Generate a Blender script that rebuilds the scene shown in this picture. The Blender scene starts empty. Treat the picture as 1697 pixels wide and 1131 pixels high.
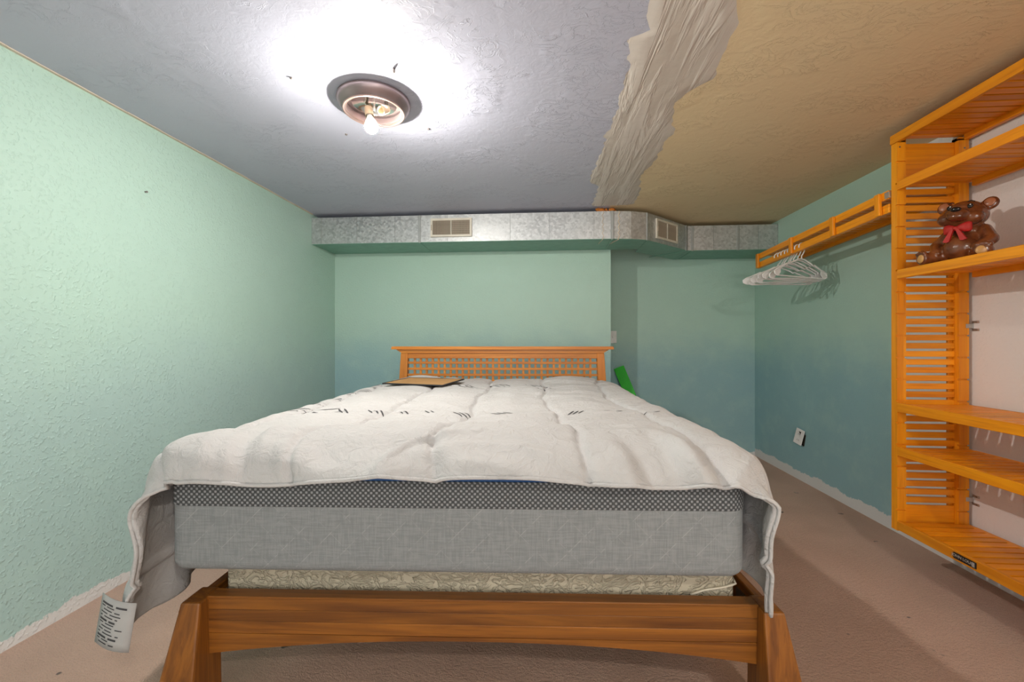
import bpy, bmesh, math, random
import numpy as np
from mathutils import Vector, Matrix

# ---------------------------------------------------------------- camera, world, exposure
scn = bpy.context.scene
COL = scn.collection
HC, CEIL = 1.14, 2.225
XL, XR = -1.978, 2.093            # side walls
YB, YR, XB = 3.862, 4.383, 0.597  # main back wall, recess wall, corner between them
YN = -1.9                         # wall behind the camera
YAW = math.atan(53.5 / 700)

cam = bpy.data.cameras.new('camera')
cam.sensor_width = 36.0
cam.lens = 700 / 1697 * 36.0
cam.clip_start = 0.02
co = bpy.data.objects.new('camera', cam)
COL.objects.link(co)
co.location = (0, 0, HC)
co.rotation_euler = (math.radians(90.04), 0, YAW)
scn.camera = co

w = bpy.data.worlds.new('world')
scn.world = w
w.use_nodes = True
w.node_tree.nodes['Background'].inputs[0].default_value = (1.0, 0.96, 0.92, 1)
w.node_tree.nodes['Background'].inputs[1].default_value = 1.12  # uniform fill light, enters through the opening added in wall_near

scn.view_settings.view_transform = 'Standard'
scn.view_settings.look = 'None'
scn.view_settings.gamma = 1.0
scn.view_settings.use_curve_mapping = False
scn.view_settings.exposure = 1.42
BULB_STRENGTH = 1050.0      # lit bulb in view
BULB_STRENGTH_NEAR = 820.0 # lit bulb of the fixture behind the camera
BULB_COLOR = (1.0, 0.93, 0.84)

rng = np.random.default_rng(7)
random.seed(7)

# ---------------------------------------------------------------- node helpers
class NT:
    def __init__(self, name):
        self.m = bpy.data.materials.new(name)
        self.m.use_nodes = True
        self.t = self.m.node_tree
        self.b = self.t.nodes['Principled BSDF']
    def n(self, typ, **kw):
        nd = self.t.nodes.new(typ)
        for k, v in kw.items():
            setattr(nd, k, v)
        return nd
    def put(self, sock, v):
        if isinstance(v, bpy.types.NodeSocket):
            self.t.links.new(v, sock)
        elif v is not None:
            if isinstance(v, (tuple, list)) and len(v) == 3 and sock.type == 'RGBA':
                v = (*v, 1)
            sock.default_value = v
    def math(self, op, a, b=None, c=None, clamp=False):
        nd = self.n('ShaderNodeMath', operation=op, use_clamp=clamp)
        for i, v in enumerate((a, b, c)):
            self.put(nd.inputs[i], v)
        return nd.outputs[0]
    def mix(self, f, a, b, mode='MIX'):
        nd = self.n('ShaderNodeMix', data_type='RGBA', blend_type=mode)
        self.put(nd.inputs[0], f); self.put(nd.inputs[6], a); self.put(nd.inputs[7], b)
        return nd.outputs[2]
    def noise(self, vec, scale, detail=3, rough=0.5, dist=0.0):
        nd = self.n('ShaderNodeTexNoise')
        self.put(nd.inputs['Vector'], vec)
        nd.inputs['Scale'].default_value = scale
        nd.inputs['Detail'].default_value = detail
        nd.inputs['Roughness'].default_value = rough
        nd.inputs['Distortion'].default_value = dist
        return nd.outputs['Fac']
    def ramp(self, f, lo, hi, a=0.0, b=1.0, smooth=True):
        nd = self.n('ShaderNodeMapRange')
        if smooth:
            nd.interpolation_type = 'SMOOTHSTEP'
        self.put(nd.inputs[0], f)
        nd.inputs[1].default_value = lo; nd.inputs[2].default_value = hi
        nd.inputs[3].default_value = a; nd.inputs[4].default_value = b
        return nd.outputs[0]
    def obj(self):
        return self.n('ShaderNodeTexCoord').outputs['Object']
    def pos(self):
        return self.n('ShaderNodeNewGeometry').outputs['Position']
    def sep(self, v):
        nd = self.n('ShaderNodeSeparateXYZ'); self.put(nd.inputs[0], v)
        return nd.outputs
    def mapping(self, vec, scale=(1, 1, 1), rot=(0, 0, 0), loc=None):
        nd = self.n('ShaderNodeMapping')
        self.put(nd.inputs[0], vec)
        nd.inputs['Scale'].default_value = scale
        nd.inputs['Rotation'].default_value = rot
        if loc is not None:
            self.put(nd.inputs['Location'], loc)
        return nd.outputs[0]
    def bump(self, h, strength=0.3, dist=0.01):
        nd = self.n('ShaderNodeBump')
        self.put(nd.inputs['Height'], h)
        nd.inputs['Strength'].default_value = strength
        nd.inputs['Distance'].default_value = dist
        self.t.links.new(nd.outputs[0], self.b.inputs['Normal'])
    def col(self, v): self.put(self.b.inputs['Base Color'], v)
    def rough(self, v): self.put(self.b.inputs['Roughness'], v)
    def metal(self, v): self.put(self.b.inputs['Metallic'], v)

def plain(name, c, rough=0.6, metal=0.0, spec=0.5, bumps=None):
    k = NT(name); 
    v = k.obj()
    f = k.noise(v, 14, 3)
    k.col(k.mix(k.ramp(f, 0.3, 0.7), tuple(x * 0.93 for x in c), tuple(min(1, x * 1.05) for x in c)))
    k.rough(rough); k.metal(metal)
    k.b.inputs['Specular IOR Level'].default_value = spec
    if bumps:
        k.bump(k.noise(v, bumps[0], 2), bumps[1], 0.004)
    return k.m

def wood(name, axis, c1, c2, c3, rough=0.4, coat=0.05, scale=1.0):
    k = NT(name)
    oi = k.n('ShaderNodeObjectInfo').outputs['Random']
    comb = k.n('ShaderNodeCombineXYZ')
    for i, mlt in enumerate((13.0, 29.0, 7.0)):
        k.put(comb.inputs[i], k.math('MULTIPLY', oi, mlt))
    s = [22.0 * scale] * 3; s[axis] = 1.1 * scale
    v = k.mapping(k.obj(), tuple(s), (0, 0, 0), comb.outputs[0])
    f = k.noise(v, 1.0, 5, 0.6, 1.2)
    s2 = [120.0] * 3; s2[axis] = 4.0
    v2 = k.mapping(k.obj(), tuple(s2), (0, 0, 0), comb.outputs[0])
    g = k.noise(v2, 1.0, 3, 0.6)
    base = k.mix(k.ramp(f, 0.3, 0.72), c1, c2)
    base = k.mix(k.math('MULTIPLY', k.ramp(g, 0.52, 0.8), 0.55), base, c3)
    tone = k.math('MULTIPLY_ADD', oi, 0.28, 0.86)
    hsv = k.n('ShaderNodeHueSaturation')
    k.put(hsv.inputs['Value'], tone); k.put(hsv.inputs['Color'], base)
    k.col(hsv.outputs[0]); k.rough(rough)
    k.b.inputs['Coat Weight'].default_value = coat
    k.b.inputs['Coat Roughness'].default_value = 0.25
    k.bump(g, 0.12, 0.001)
    return k.m

OR = ((0.74, 0.235, 0.004), (0.90, 0.35, 0.008), (0.46, 0.12, 0.004))
BR = ((0.130, 0.041, 0.005), (0.300, 0.106, 0.012), (0.060, 0.014, 0.002))
HB = ((0.52, 0.17, 0.018), (0.66, 0.25, 0.03), (0.28, 0.08, 0.008))
M = {}
for i, a in enumerate('xyz'):
    M['or' + a] = wood('honey_wood_' + a, i, *OR)
    M['br' + a] = wood('teak_wood_' + a, i, *BR, rough=0.42, coat=0.1)
    M['hb' + a] = wood('headboard_wood_' + a, i, *HB)

def wall_mat(name, white_y=None, band=0.05, peel=0.35, blue=(0.30, 0.495, 0.54)):
    k = NT(name)
    p = k.pos(); s = k.sep(p)
    big = k.noise(p, 2.3, 4, 0.6)
    bris = k.noise(k.mapping(p, (6, 6, 14)), 1.0, 4, 0.7)
    z = k.math('ADD', s[2], k.math('MULTIPLY_ADD', big, 0.36, -0.18))
    z = k.math('ADD', z, k.math('MULTIPLY_ADD', bris, 0.22, -0.11))
    f = k.ramp(z, 0.78, 1.36)
    green = (0.455, 0.650, 0.570)
    c = k.mix(f, blue, green)
    c = k.mix(k.math('MULTIPLY', k.ramp(k.noise(p, 5, 4, 0.65), 0.45, 0.75), 0.25), c, (0.50, 0.71, 0.63))
    edge = k.math('ADD', s[2], k.math('MULTIPLY_ADD', k.noise(p, 9, 5, 0.7), -0.10, 0.05))
    c = k.mix(k.ramp(edge, band, band + 0.004), (0.74, 0.74, 0.73), c)
    if white_y is not None:
        yy = k.math('ADD', s[1], k.math('MULTIPLY_ADD', k.noise(p, 7, 5, 0.7), 0.06, -0.03))
        c = k.mix(k.ramp(yy, white_y, white_y + 0.01), (0.76, 0.73, 0.72), c)
    k.col(c); k.rough(0.55)
    k.b.inputs['Specular IOR Level'].default_value = 0.35
    h = k.math('ADD', k.ramp(k.noise(p, 75, 2, 0.5), 0.5, 0.72), k.math('MULTIPLY', k.noise(p, 30, 3), 0.5))
    k.bump(h, peel, 0.004)
    return k.m
M['wall_l'] = wall_mat('mint_wall_paint', None, 0.045, 0.5, (0.425, 0.60, 0.575))
M['wall'] = wall_mat('mint_blue_wall_paint', None, 0.03, 0.25, (0.315, 0.51, 0.545))
M['wall_r'] = wall_mat('mint_blue_wall_paint_with_primer', 2.66, 0.075, 0.2)

def ceiling_mat(name, plaster=False):
    k = NT(name)
    p = k.pos(); s = k.sep(p)
    if plaster:
        f = k.noise(k.mapping(p, (16, 1.6, 1)), 1.0, 4, 0.6, 0.4)
        c = k.mix(k.ramp(f, 0.3, 0.7), (0.56, 0.50, 0.44), (0.68, 0.63, 0.58))
        h = k.math('ADD', k.ramp(f, 0.42, 0.58), k.math('MULTIPLY', k.noise(p, 30, 3), 0.2))
        k.col(c); k.rough(0.7); k.bump(h, 0.55, 0.008)
        return k.m
    wob = k.math('MULTIPLY_ADD', k.noise(p, 3, 3), 0.1, -0.05)
    x = k.math('ADD', k.math('SUBTRACT', s[0], k.math('MULTIPLY', s[1], 0.03)), wob)
    c = k.mix(k.ramp(x, 0.42, 0.44), (0.50, 0.52, 0.63), (0.78, 0.63, 0.40))
    c = k.mix(k.math('MULTIPLY', k.noise(p, 4, 4, 0.6), 0.25), c, k.mix(k.ramp(x, 0.42, 0.44), (0.57, 0.58, 0.67), (0.72, 0.58, 0.36)))
    # trowelled texture: sharp-edged strokes scattered over a softer swirl
    v = k.mapping(p, (7, 11, 1), (0, 0, 0.6))
    r1 = k.noise(v, 1.0, 6, 0.62, 2.2)
    ridge = k.math('ABSOLUTE', k.math('SUBTRACT', r1, 0.5))
    ridge = k.ramp(ridge, 0.0, 0.035, 1.0, 0.0)
    mask = k.ramp(k.noise(p, 3.1, 3, 0.6), 0.46, 0.60)
    soft = k.noise(p, 26, 4, 0.65, 0.8)
    step = k.ramp(r1, 0.50, 0.54)
    h = k.math('ADD', k.math('MULTIPLY', k.math('MULTIPLY', ridge, mask), 0.7), k.math('MULTIPLY', soft, 0.35))
    h = k.math('ADD', h, k.math('MULTIPLY', k.math('MULTIPLY', step, mask), 0.45))
    k.col(c); k.rough(0.6)
    k.b.inputs['Specular IOR Level'].default_value = 0.25
    k.bump(h, 0.55, 0.008)
    return k.m
M['ceil'] = ceiling_mat('trowelled_ceiling_paint')
M['plaster'] = ceiling_mat('smeared_plaster', True)

def carpet():
    k = NT('beige_carpet')
    p = k.pos()
    a = k.noise(p, 240, 3, 0.75); b = k.noise(p, 2.2, 4, 0.6); d = k.noise(k.mapping(p, (60, 95, 60), (0, 0, 0.5)), 1.0, 3, 0.6)
    c = k.mix(k.ramp(b, 0.3, 0.7), (0.68, 0.44, 0.325), (0.78, 0.52, 0.395))
    c = k.mix(k.math('MULTIPLY', k.ramp(a, 0.48, 0.70), 0.75), c, (0.42, 0.27, 0.20))
    c = k.mix(k.ramp(k.noise(p, 13, 2, 0.4), 0.735, 0.77), c, (0.15, 0.10, 0.075))
    k.col(c); k.rough(0.95)
    k.b.inputs['Sheen Weight'].default_value = 0.25
    k.b.inputs['Specular IOR Level'].default_value = 0.1
    k.bump(k.math('ADD', a, k.math('MULTIPLY', d, 1.4)), 1.0, 0.010)
    return k.m
M['carpet'] = carpet()

def galv():
    k = NT('galvanised_steel')
    p = k.pos()
    vo = k.n('ShaderNodeTexVoronoi'); k.put(vo.inputs['Vector'], p); vo.inputs['Scale'].default_value = 62
    sp = k.sep(vo.outputs['Color'])[0]
    f = k.math('ADD', k.math('MULTIPLY', sp, 0.6), k.math('MULTIPLY', k.noise(p, 40, 4), 0.4))
    k.col(k.mix(f, (0.40, 0.42, 0.43), (0.70, 0.72, 0.73)))
    k.metal(0.75); k.put(k.b.inputs['Roughness'], k.ramp(sp, 0, 1, 0.36, 0.55))
    k.bump(k.noise(p, 9, 2), 0.15, 0.01)
    return k.m
M['galv'] = galv()
M['galv_dark'] = plain('grey_steel_cleat', (0.40, 0.42, 0.42), 0.5, 0.6)
M['duct_green'] = plain('green_painted_duct', (0.22, 0.42, 0.34), 0.5)
M['cream'] = plain('cream_enamel', (0.70, 0.66, 0.57), 0.4)
M['louver'] = plain('taupe_louver', (0.42, 0.35, 0.27), 0.5)
M['dark'] = plain('dark_void', (0.03, 0.025, 0.02), 0.9)
M['bronze'] = plain('bronze_lamp_metal', (0.30, 0.235, 0.235), 0.34, 0.6)
M['copper_ring'] = plain('pale_bronze_ring', (0.42, 0.30, 0.26), 0.3, 0.8)
M['socket'] = plain('beige_ceramic_socket', (0.46, 0.38, 0.27), 0.5)
M['white_plastic'] = plain('white_plastic', (0.80, 0.80, 0.80), 0.35)
M['steel'] = plain('steel_bracket', (0.52, 0.50, 0.48), 0.35, 0.8)
M['screw'] = plain('dull_screw', (0.25, 0.22, 0.20), 0.4, 0.7)
M['green_board'] = plain('bright_green_plastic', (0.012, 0.56, 0.012), 0.45)
M['foam'] = plain('orange_foam', (0.50, 0.17, 0.025), 0.9, bumps=(60, 0.9))
M['caulk'] = plain('beige_caulk', (0.66, 0.58, 0.48), 0.8)
M['hardboard'] = plain('brown_hardboard', (0.44, 0.245, 0.095), 0.75)
M['black_frame'] = plain('black_frame_paint', (0.018, 0.018, 0.022), 0.45)
M['blue_pipe'] = plain('blue_piping', (0.012, 0.075, 0.24), 0.6)
M['cord'] = plain('cream_cord', (0.66, 0.60, 0.48), 0.6)
M['print'] = plain('charcoal_print', (0.05, 0.05, 0.055), 0.8)
M['tag'] = plain('thin_white_tag', (0.40, 0.40, 0.395), 0.7)
M['plate_black'] = plain('black_nameplate', (0.02, 0.013, 0.010), 0.35)
M['plate_silver'] = plain('silver_lettering', (0.52, 0.50, 0.48), 0.35, 0.3)

def mirror_pan():
    k = NT('mirror_pan'); k.col((0.82, 0.80, 0.78)); k.metal(1.0); k.rough(0.16)
    k.bump(k.noise(k.obj(), 26, 2), 0.25, 0.004); return k.m
M['mirror'] = mirror_pan()
def glow(name, s):
    k = NT(name); k.col((1, 1, 1))
    k.put(k.b.inputs['Emission Color'], BULB_COLOR); k.b.inputs['Emission Strength'].default_value = s
    return k.m
M['bulb'] = glow('lit_bulb', BULB_STRENGTH)
M['bulb_near'] = glow('lit_bulb_near', BULB_STRENGTH_NEAR)

def fabric_white():
    k = NT('white_cotton')
    v = k.obj()
    k.col(k.mix(k.noise(v, 4, 3), (0.46, 0.457, 0.455), (0.505, 0.502, 0.50)))
    k.rough(0.85); k.b.inputs['Sheen Weight'].default_value = 0.15
    k.b.inputs['Specular IOR Level'].default_value = 0.2
    cr = k.noise(v, 24, 5, 0.6, 1.6)
    k.bump(k.math('ADD', k.math('MULTIPLY', cr, 1.0), k.math('MULTIPLY', k.noise(v, 420, 1), 0.06)), 0.7, 0.012)
    return k.m
M['cotton'] = fabric_white()

def mattress_mat():
    k = NT('grey_mattress_knit')
    s = k.sep(k.obj())
    u = k.math('ADD', s[0], s[1]); z = s[2]
    weave = k.math('MULTIPLY', k.math('SINE', k.math('MULTIPLY', u, 1500)), k.math('SINE', k.math('MULTIPLY', z, 1500)))
    vx = k.noise(k.mapping(k.obj(), (330, 330, 22)), 1.0, 2)
    hx = k.noise(k.mapping(k.obj(), (22, 22, 330)), 1.0, 2)
    base = k.mix(k.ramp(k.math('ADD', vx, hx), 0.75, 1.25), (0.205, 0.220, 0.225), (0.255, 0.270, 0.275))
    def diag(sign, per, off):
        q = k.math('ADD', u, k.math('MULTIPLY', z, sign))
        fr = k.math('FRACT', k.math('ADD', k.math('DIVIDE', q, per), off))
        return k.ramp(k.math('ABSOLUTE', k.math('SUBTRACT', fr, 0.5)), 0.0, 0.03, 1.0, 0.0)
    d = k.math('MAXIMUM', diag(-1.0, 0.085, 0.0), k.math('MULTIPLY', diag(1.0, 0.085, 0.3), 0.5))
    d = k.math('MULTIPLY', d, k.ramp(k.noise(k.obj(), 60, 2), 0.4, 0.6))
    base = k.mix(k.math('MULTIPLY', d, 0.35), base, (0.45, 0.46, 0.46))
    k.col(base); k.rough(0.9); k.b.inputs['Specular IOR Level'].default_value = 0.15
    k.bump(k.math('SUBTRACT', k.math('MULTIPLY', weave, 0.3), d), 0.3, 0.003)
    return k.m
M['mattress'] = mattress_mat()
def band_mat():
    k = NT('grey_mesh_band')
    s = k.sep(k.obj())
    u = k.math('MULTIPLY', k.math('ADD', s[0], s[1]), 430.0); z = k.math('MULTIPLY', s[2], 430.0)
    a = k.math('SINE', u); b = k.math('SINE', z)
    f = k.ramp(k.math('MULTIPLY', a, b), -0.1, 0.5)
    k.col(k.mix(f, (0.055, 0.06, 0.063), (0.26, 0.27, 0.28)))
    k.rough(0.85); k.bump(f, 0.6, 0.003)
    return k.m
M['band'] = band_mat()
def damask():
    k = NT('cream_damask')
    v = k.mapping(k.obj(), (1, 1, 1.6))
    f = k.noise(v, 20, 3, 0.5, 2.0)
    r = k.ramp(k.math('ABSOLUTE', k.math('SUBTRACT', f, 0.5)), 0.0, 0.10, 1.0, 0.0)
    k.col(k.mix(k.math('MULTIPLY', r, 0.16), (0.50, 0.445, 0.335), (0.40, 0.355, 0.26)))
    k.rough(0.7); k.bump(r, 0.8, 0.006)
    return k.m
M['damask'] = damask()

def ceramic():
    k = NT('brown_glazed_ceramic')
    v = k.obj()
    f = k.noise(v, 16, 4, 0.6)
    c = k.mix(k.ramp(f, 0.3, 0.75), (0.095, 0.026, 0.010), (0.215, 0.065, 0.020))
    k.col(c); k.rough(0.22)
    k.b.inputs['Coat Weight'].default_value = 0.5
    k.b.inputs['Coat Roughness'].default_value = 0.12
    return k.m
M['ceramic'] = ceramic()
M['ceramic_tan'] = plain('tan_glaze', (0.55, 0.30, 0.10), 0.3)
M['ceramic_pink'] = plain('pink_brown_glaze', (0.34, 0.12, 0.055), 0.3)
M['ceramic_red'] = plain('red_glaze', (0.42, 0.012, 0.008), 0.6)
M['ceramic_black'] = plain('black_glaze', (0.010, 0.008, 0.008), 0.12)
M['ceramic_white'] = plain('white_glaze', (0.8, 0.8, 0.8), 0.2)

# ---------------------------------------------------------------- mesh helpers
def box(bm, lo, hi, bev=0.0):
    vs = [bm.verts.new((x, y, z)) for x in (lo[0], hi[0]) for y in (lo[1], hi[1]) for z in (lo[2], hi[2])]
    idx = [(0, 1, 3, 2), (4, 6, 7, 5), (0, 4, 5, 1), (2, 3, 7, 6), (0, 2, 6, 4), (1, 5, 7, 3)]
    fs = [bm.faces.new([vs[i] for i in q]) for q in idx]
    if bev:
        ed = list({e for f in fs for e in f.edges})
        bmesh.ops.bevel(bm, geom=ed, offset=bev, segments=1, affect='EDGES', profile=0.5)

def hexa(bm, pts, bev=0.0):
    """8 points: bottom ring of 4 (ccw), top ring of 4."""
    vs = [bm.verts.new(p) for p in pts]
    fs = [bm.faces.new([vs[i] for i in q]) for q in ((3, 2, 1, 0), (4, 5, 6, 7), (0, 1, 5, 4), (1, 2, 6, 5), (2, 3, 7, 6), (3, 0, 4, 7))]
    if bev:
        ed = list({e for f in fs for e in f.edges})
        bmesh.ops.bevel(bm, geom=ed, offset=bev, segments=2, affect='EDGES', profile=0.5)

def prism(bm, poly, axis, lo, hi):
    """polygon (2D) extruded along axis; 2D coords are the other two axes in order."""
    def pt(p, t):
        q = list(p); q.insert(axis, t); return q
    a = [bm.verts.new(pt(p, lo)) for p in poly]; b = [bm.verts.new(pt(p, hi)) for p in poly]
    bm.faces.new(a[::-1]); bm.faces.new(b)
    n = len(poly)
    for i in range(n):
        j = (i + 1) % n
        bm.faces.new((a[i], a[j], b[j], b[i]))
    bmesh.ops.recalc_face_normals(bm, faces=bm.faces[:])

def sweep(bm, pts, r, n=8, closed=False, radii=None):
    pts = [Vector(p) for p in pts]
    m = len(pts); rings = []
    up = None
    for i, p in enumerate(pts):
        if closed:
            t = (pts[(i + 1) % m] - pts[i - 1]).normalized()
        else:
            t = (pts[min(i + 1, m - 1)] - pts[max(i - 1, 0)]).normalized()
        if up is None:
            up = t.orthogonal().normalized()
        up = (up - t * up.dot(t))
        up = up.normalized() if up.length > 1e-6 else t.orthogonal().normalized()
        s = t.cross(up)
        rr = radii[i] if radii else r
        rings.append([bm.verts.new(p + rr * (math.cos(2 * math.pi * k / n) * up + math.sin(2 * math.pi * k / n) * s)) for k in range(n)])
    for i in range(m if closed else m - 1):
        A, B = rings[i], rings[(i + 1) % m]
        for k in range(n):
            bm.faces.new((A[k], A[(k + 1) % n], B[(k + 1) % n], B[k]))
    if not closed:
        bm.faces.new(rings[0][::-1]); bm.faces.new(rings[-1])

def lathe(bm, prof, n=48, c=(0, 0, 0), rot=None):
    rings = []
    for r, z in prof:
        ring = []
        for k in range(n):
            t = 2 * math.pi * k / n
            v = Vector((r * math.cos(t), r * math.sin(t), z))
            if rot is not None: v = rot @ v
            ring.append(bm.verts.new(v + Vector(c)))
        rings.append(ring)
    for A, B in zip(rings, rings[1:]):
        for k in range(n):
            bm.faces.new((A[k], A[(k + 1) % n], B[(k + 1) % n], B[k]))
    bm.faces.new(rings[0]); bm.faces.new(rings[-1][::-1])
    bmesh.ops.recalc_face_normals(bm, faces=bm.faces[:])

def ellipsoid(bm, c, r, rot=None, u=20, v=14):
    mt = Matrix.Translation(c) @ (rot.to_4x4() if rot is not None else Matrix()) @ Matrix.Diagonal((*r, 1))
    bmesh.ops.create_uvsphere(bm, u_segments=u, v_segments=v, radius=1.0, matrix=mt)

def finish(name, bm, mat, parent=None, smooth=False, angle=None):
    me = bpy.data.meshes.new(name)
    bm.to_mesh(me); bm.free()
    return meshobj(name, me, mat, parent, smooth, angle)

def meshobj(name, me, mat, parent=None, smooth=False, angle=None):
    if mat is not None and len(me.materials) == 0:
        me.materials.append(M[mat] if isinstance(mat, str) else mat)
    if smooth:
        for p in me.polygons: p.use_smooth = True
        if angle is not None and hasattr(me, 'set_sharp_from_angle'):
            me.set_sharp_from_angle(angle=math.radians(angle))
    o = bpy.data.objects.new(name, me)
    COL.objects.link(o)
    if parent is not None: o.parent = parent
    return o

def tag(o, label, cat, group=None):
    o['label'] = label; o['category'] = cat
    if group: o['group'] = group
    return o

def thing(name, label, cat, loc=(0, 0, 0), rz=0.0, group=None):
    o = bpy.data.objects.new(name, None)
    o.empty_display_size = 0.1
    COL.objects.link(o); o.location = loc; o.rotation_euler = (0, 0, rz)
    return tag(o, label, cat, group)

def structure(o, label):
    o['kind'] = 'structure'; o['label'] = label
    return o

def bxo(name, lo, hi, mat, parent=None, bev=0.0):
    bm = bmesh.new(); box(bm, lo, hi, bev)
    return finish(name, bm, mat, parent)

def share(name, src, parent, loc, mat=None):
    o = bpy.data.objects.new(name, src.data); COL.objects.link(o)
    o.parent = parent; o.location = loc
    return o

def text_mesh(body, size, extrude=0.0004):
    cu = bpy.data.curves.new('lettering', 'FONT'); cu.body = body; cu.size = size; cu.extrude = extrude
    cu.align_x = 'CENTER'; cu.align_y = 'CENTER'
    t = bpy.data.objects.new('lettering_tmp', cu); COL.objects.link(t)
    bpy.context.view_layer.update()
    me = bpy.data.meshes.new_from_object(t.evaluated_get(bpy.context.evaluated_depsgraph_get()))
    bpy.data.objects.remove(t); bpy.data.curves.remove(cu)
    return me

# ---------------------------------------------------------------- room
structure(bxo('floor', (XL - .12, YN - .12, -.1), (XR + .12, YR + .12, 0), 'carpet'), 'worn pinkish beige carpet covering the whole floor')
structure(bxo('wall_left', (XL - .12, YN - .12, 0), (XL, YR + .12, CEIL), 'wall_l'), 'pale mint textured wall with rough white paint along its foot')
structure(bxo('wall_back', (XL, YB, 0), (XB, YR + .12, CEIL), 'wall'), 'mint green wall behind the headboard')
structure(bxo('wall_recess', (XB, YR, 0), (XR, YR + .12, CEIL), 'wall'), 'shadowed green to blue wall in the recess')
structure(bxo('wall_right', (XR, YN - .12, 0), (XR + .12, YR + .12, CEIL), 'wall_r'), 'green to blue wall turning white behind the shelving')
bm = bmesh.new()   # wide opening added behind the camera to let in soft frontal fill light
box(bm, (XL, YN - .12, 0), (-1.35, YN, CEIL)); box(bm, (1.45, YN - .12, 0), (XR, YN, CEIL)); box(bm, (-1.35, YN - .12, 2.06), (1.45, YN, CEIL))
structure(finish('wall_near', bm, 'wall'), 'mint wall with a wide opening added for fill light')
ceil = structure(bxo('ceiling', (XL - .12, YN - .12, CEIL), (XR + .12, YR + .12, CEIL + .1), 'ceil'), 'trowel textured ceiling painted lavender blue on one side and tan on the other')
# pale caulk bead between left wall and ceiling
bm = bmesh.new()
for i in range(60):
    y = YN + (3.46 - YN) * i / 60; y2 = YN + (3.46 - YN) * (i + 1) / 60
    wd = 0.012 + 0.006 * random.random()
    box(bm, (XL, y, CEIL - .004), (XL + wd, y2, CEIL), 0)
structure(finish('trim_1', bm, 'caulk'), 'pale bead of caulk between left wall and ceiling')

# raised plaster smear on the ceiling (ragged outline)
PL = [(0.33, -1.9), (0.31, -1.0), (0.34, 0.0), (0.30, 0.8), (0.321, 1.37), (0.348, 1.503), (0.298, 1.543), (0.335, 1.696), (0.333, 1.856), (0.335, 2.025), (0.325, 2.361), (0.297, 2.886), (0.372, 3.004), (0.378, 3.42)]
PR = [(0.66, -1.9), (0.63, -0.8), (0.66, 0.4), (0.60, 1.0), (0.617, 1.393), (0.664, 1.485), (0.681, 1.636), (0.707, 1.801), (0.637, 1.88), (0.596, 1.969), (0.638, 2.159), (0.682, 2.254), (0.657, 2.387), (0.669, 2.557), (0.639, 2.809), (0.695, 3.15), (0.708, 3.40)]
def dense(poly, amp, n=320):
    ys = np.linspace(poly[0][1], poly[-1][1], n)
    xs = np.interp(ys, [p[1] for p in poly], [p[0] for p in poly])
    j = rng.normal(0, 1, n); j = np.convolve(j, [.25, .5, .25], 'same') * amp
    return xs + j, ys
lx, ly = dense(PL, 0.010); rx, ry = dense(PR, 0.009)
bm = bmesh.new()
NC = 14; rows = []
for i in range(len(lx)):
    row = []
    for j in range(NC + 1):
        t = j / NC
        x = lx[i] * (1 - t) + rx[i] * t; y = ly[i] * (1 - t) + ry[i] * t
        e = min(t, 1 - t) * 2
        z = CEIL - 0.0005 - 0.004 * min(1, e * 4) + 0.0012 * math.sin(j * 2.1 + 0.6 * math.sin(i * .03))
        if j in (0, NC): z = CEIL + 0.0005
        row.append(bm.verts.new((x, y, z)))
    rows.append(row)
for A, B in zip(rows, rows[1:]):
    for j in range(NC):
        bm.faces.new((A[j], B[j], B[j + 1], A[j + 1]))
bmesh.ops.recalc_face_normals(bm, faces=bm.faces[:])
pp = finish('plaster_patch', bm, 'plaster', ceil, True)
pp['label'] = 'ragged strip of smeared off-white plaster'
# screw holes / anchors in the ceiling
for k, (x, y) in enumerate([(-1.037, 1.66), (-0.595, 1.636), (-1.032, 2.135), (-0.588, 2.113)]):
    bm = bmesh.new()
    lathe(bm, [(0.002, 0.0), (0.006, -0.001), (0.005, -0.006 if k != 1 else -0.016), (0.001, -0.008 if k != 1 else -0.02)], 12, (x, y, CEIL))
    finish('screw_anchor', bm, 'screw', ceil, True)

# ---------------------------------------------------------------- air duct
D0, D1 = 1.966, 2.192
FR = [(XL, 3.46), (0.56, 3.46), (0.70, 3.475), (0.835, 3.52), (1.30, 3.96), (XR, 3.96)]
duct = thing('air_duct', 'galvanised steel air duct running under the ceiling along the end wall', 'duct', (0, 3.6, D0))
DP = Vector((0, 3.6, D0))
def dpoly(name, poly, mat, z0, z1):
    bm = bmesh.new(); prism(bm, [(x - DP.x, y - DP.y) for x, y in poly], 2, z0 - D0, z1 - D0)
    return finish(name, bm, mat, duct)
secs = [('duct_section', [(XL + .002, 3.46), (-1.04, 3.46), (-1.04, YB - .002), (XL + .002, YB - .002)]),
        ('duct_section', [(-1.036, 3.457), (0.56, 3.457), (0.56, YB - .002), (-1.036, YB - .002)]),
        ('duct_elbow', [(0.563, 3.46), (0.70, 3.475), (0.835, 3.52), (0.835, 3.86), (0.563, YB - .002)]),
        ('duct_section', [(0.838, 3.522), (1.30, 3.96), (1.30, YR - .002), (0.838, YR - .4)]),
        ('duct_section', [(1.303, 3.96), (XR - .002, 3.96), (XR - .002, YR - .002), (1.303, YR - .002)])]
for n, poly in secs:
    s = dpoly(n, poly, 'galv', D0 + .003, D1)
    bm = bmesh.new(); prism(bm, [(x - DP.x, y - DP.y) for x, y in poly], 2, 0, .003)
    u = finish('painted_underside', bm, 'duct_green', s); u['label'] = 'underside painted wall green'
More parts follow.
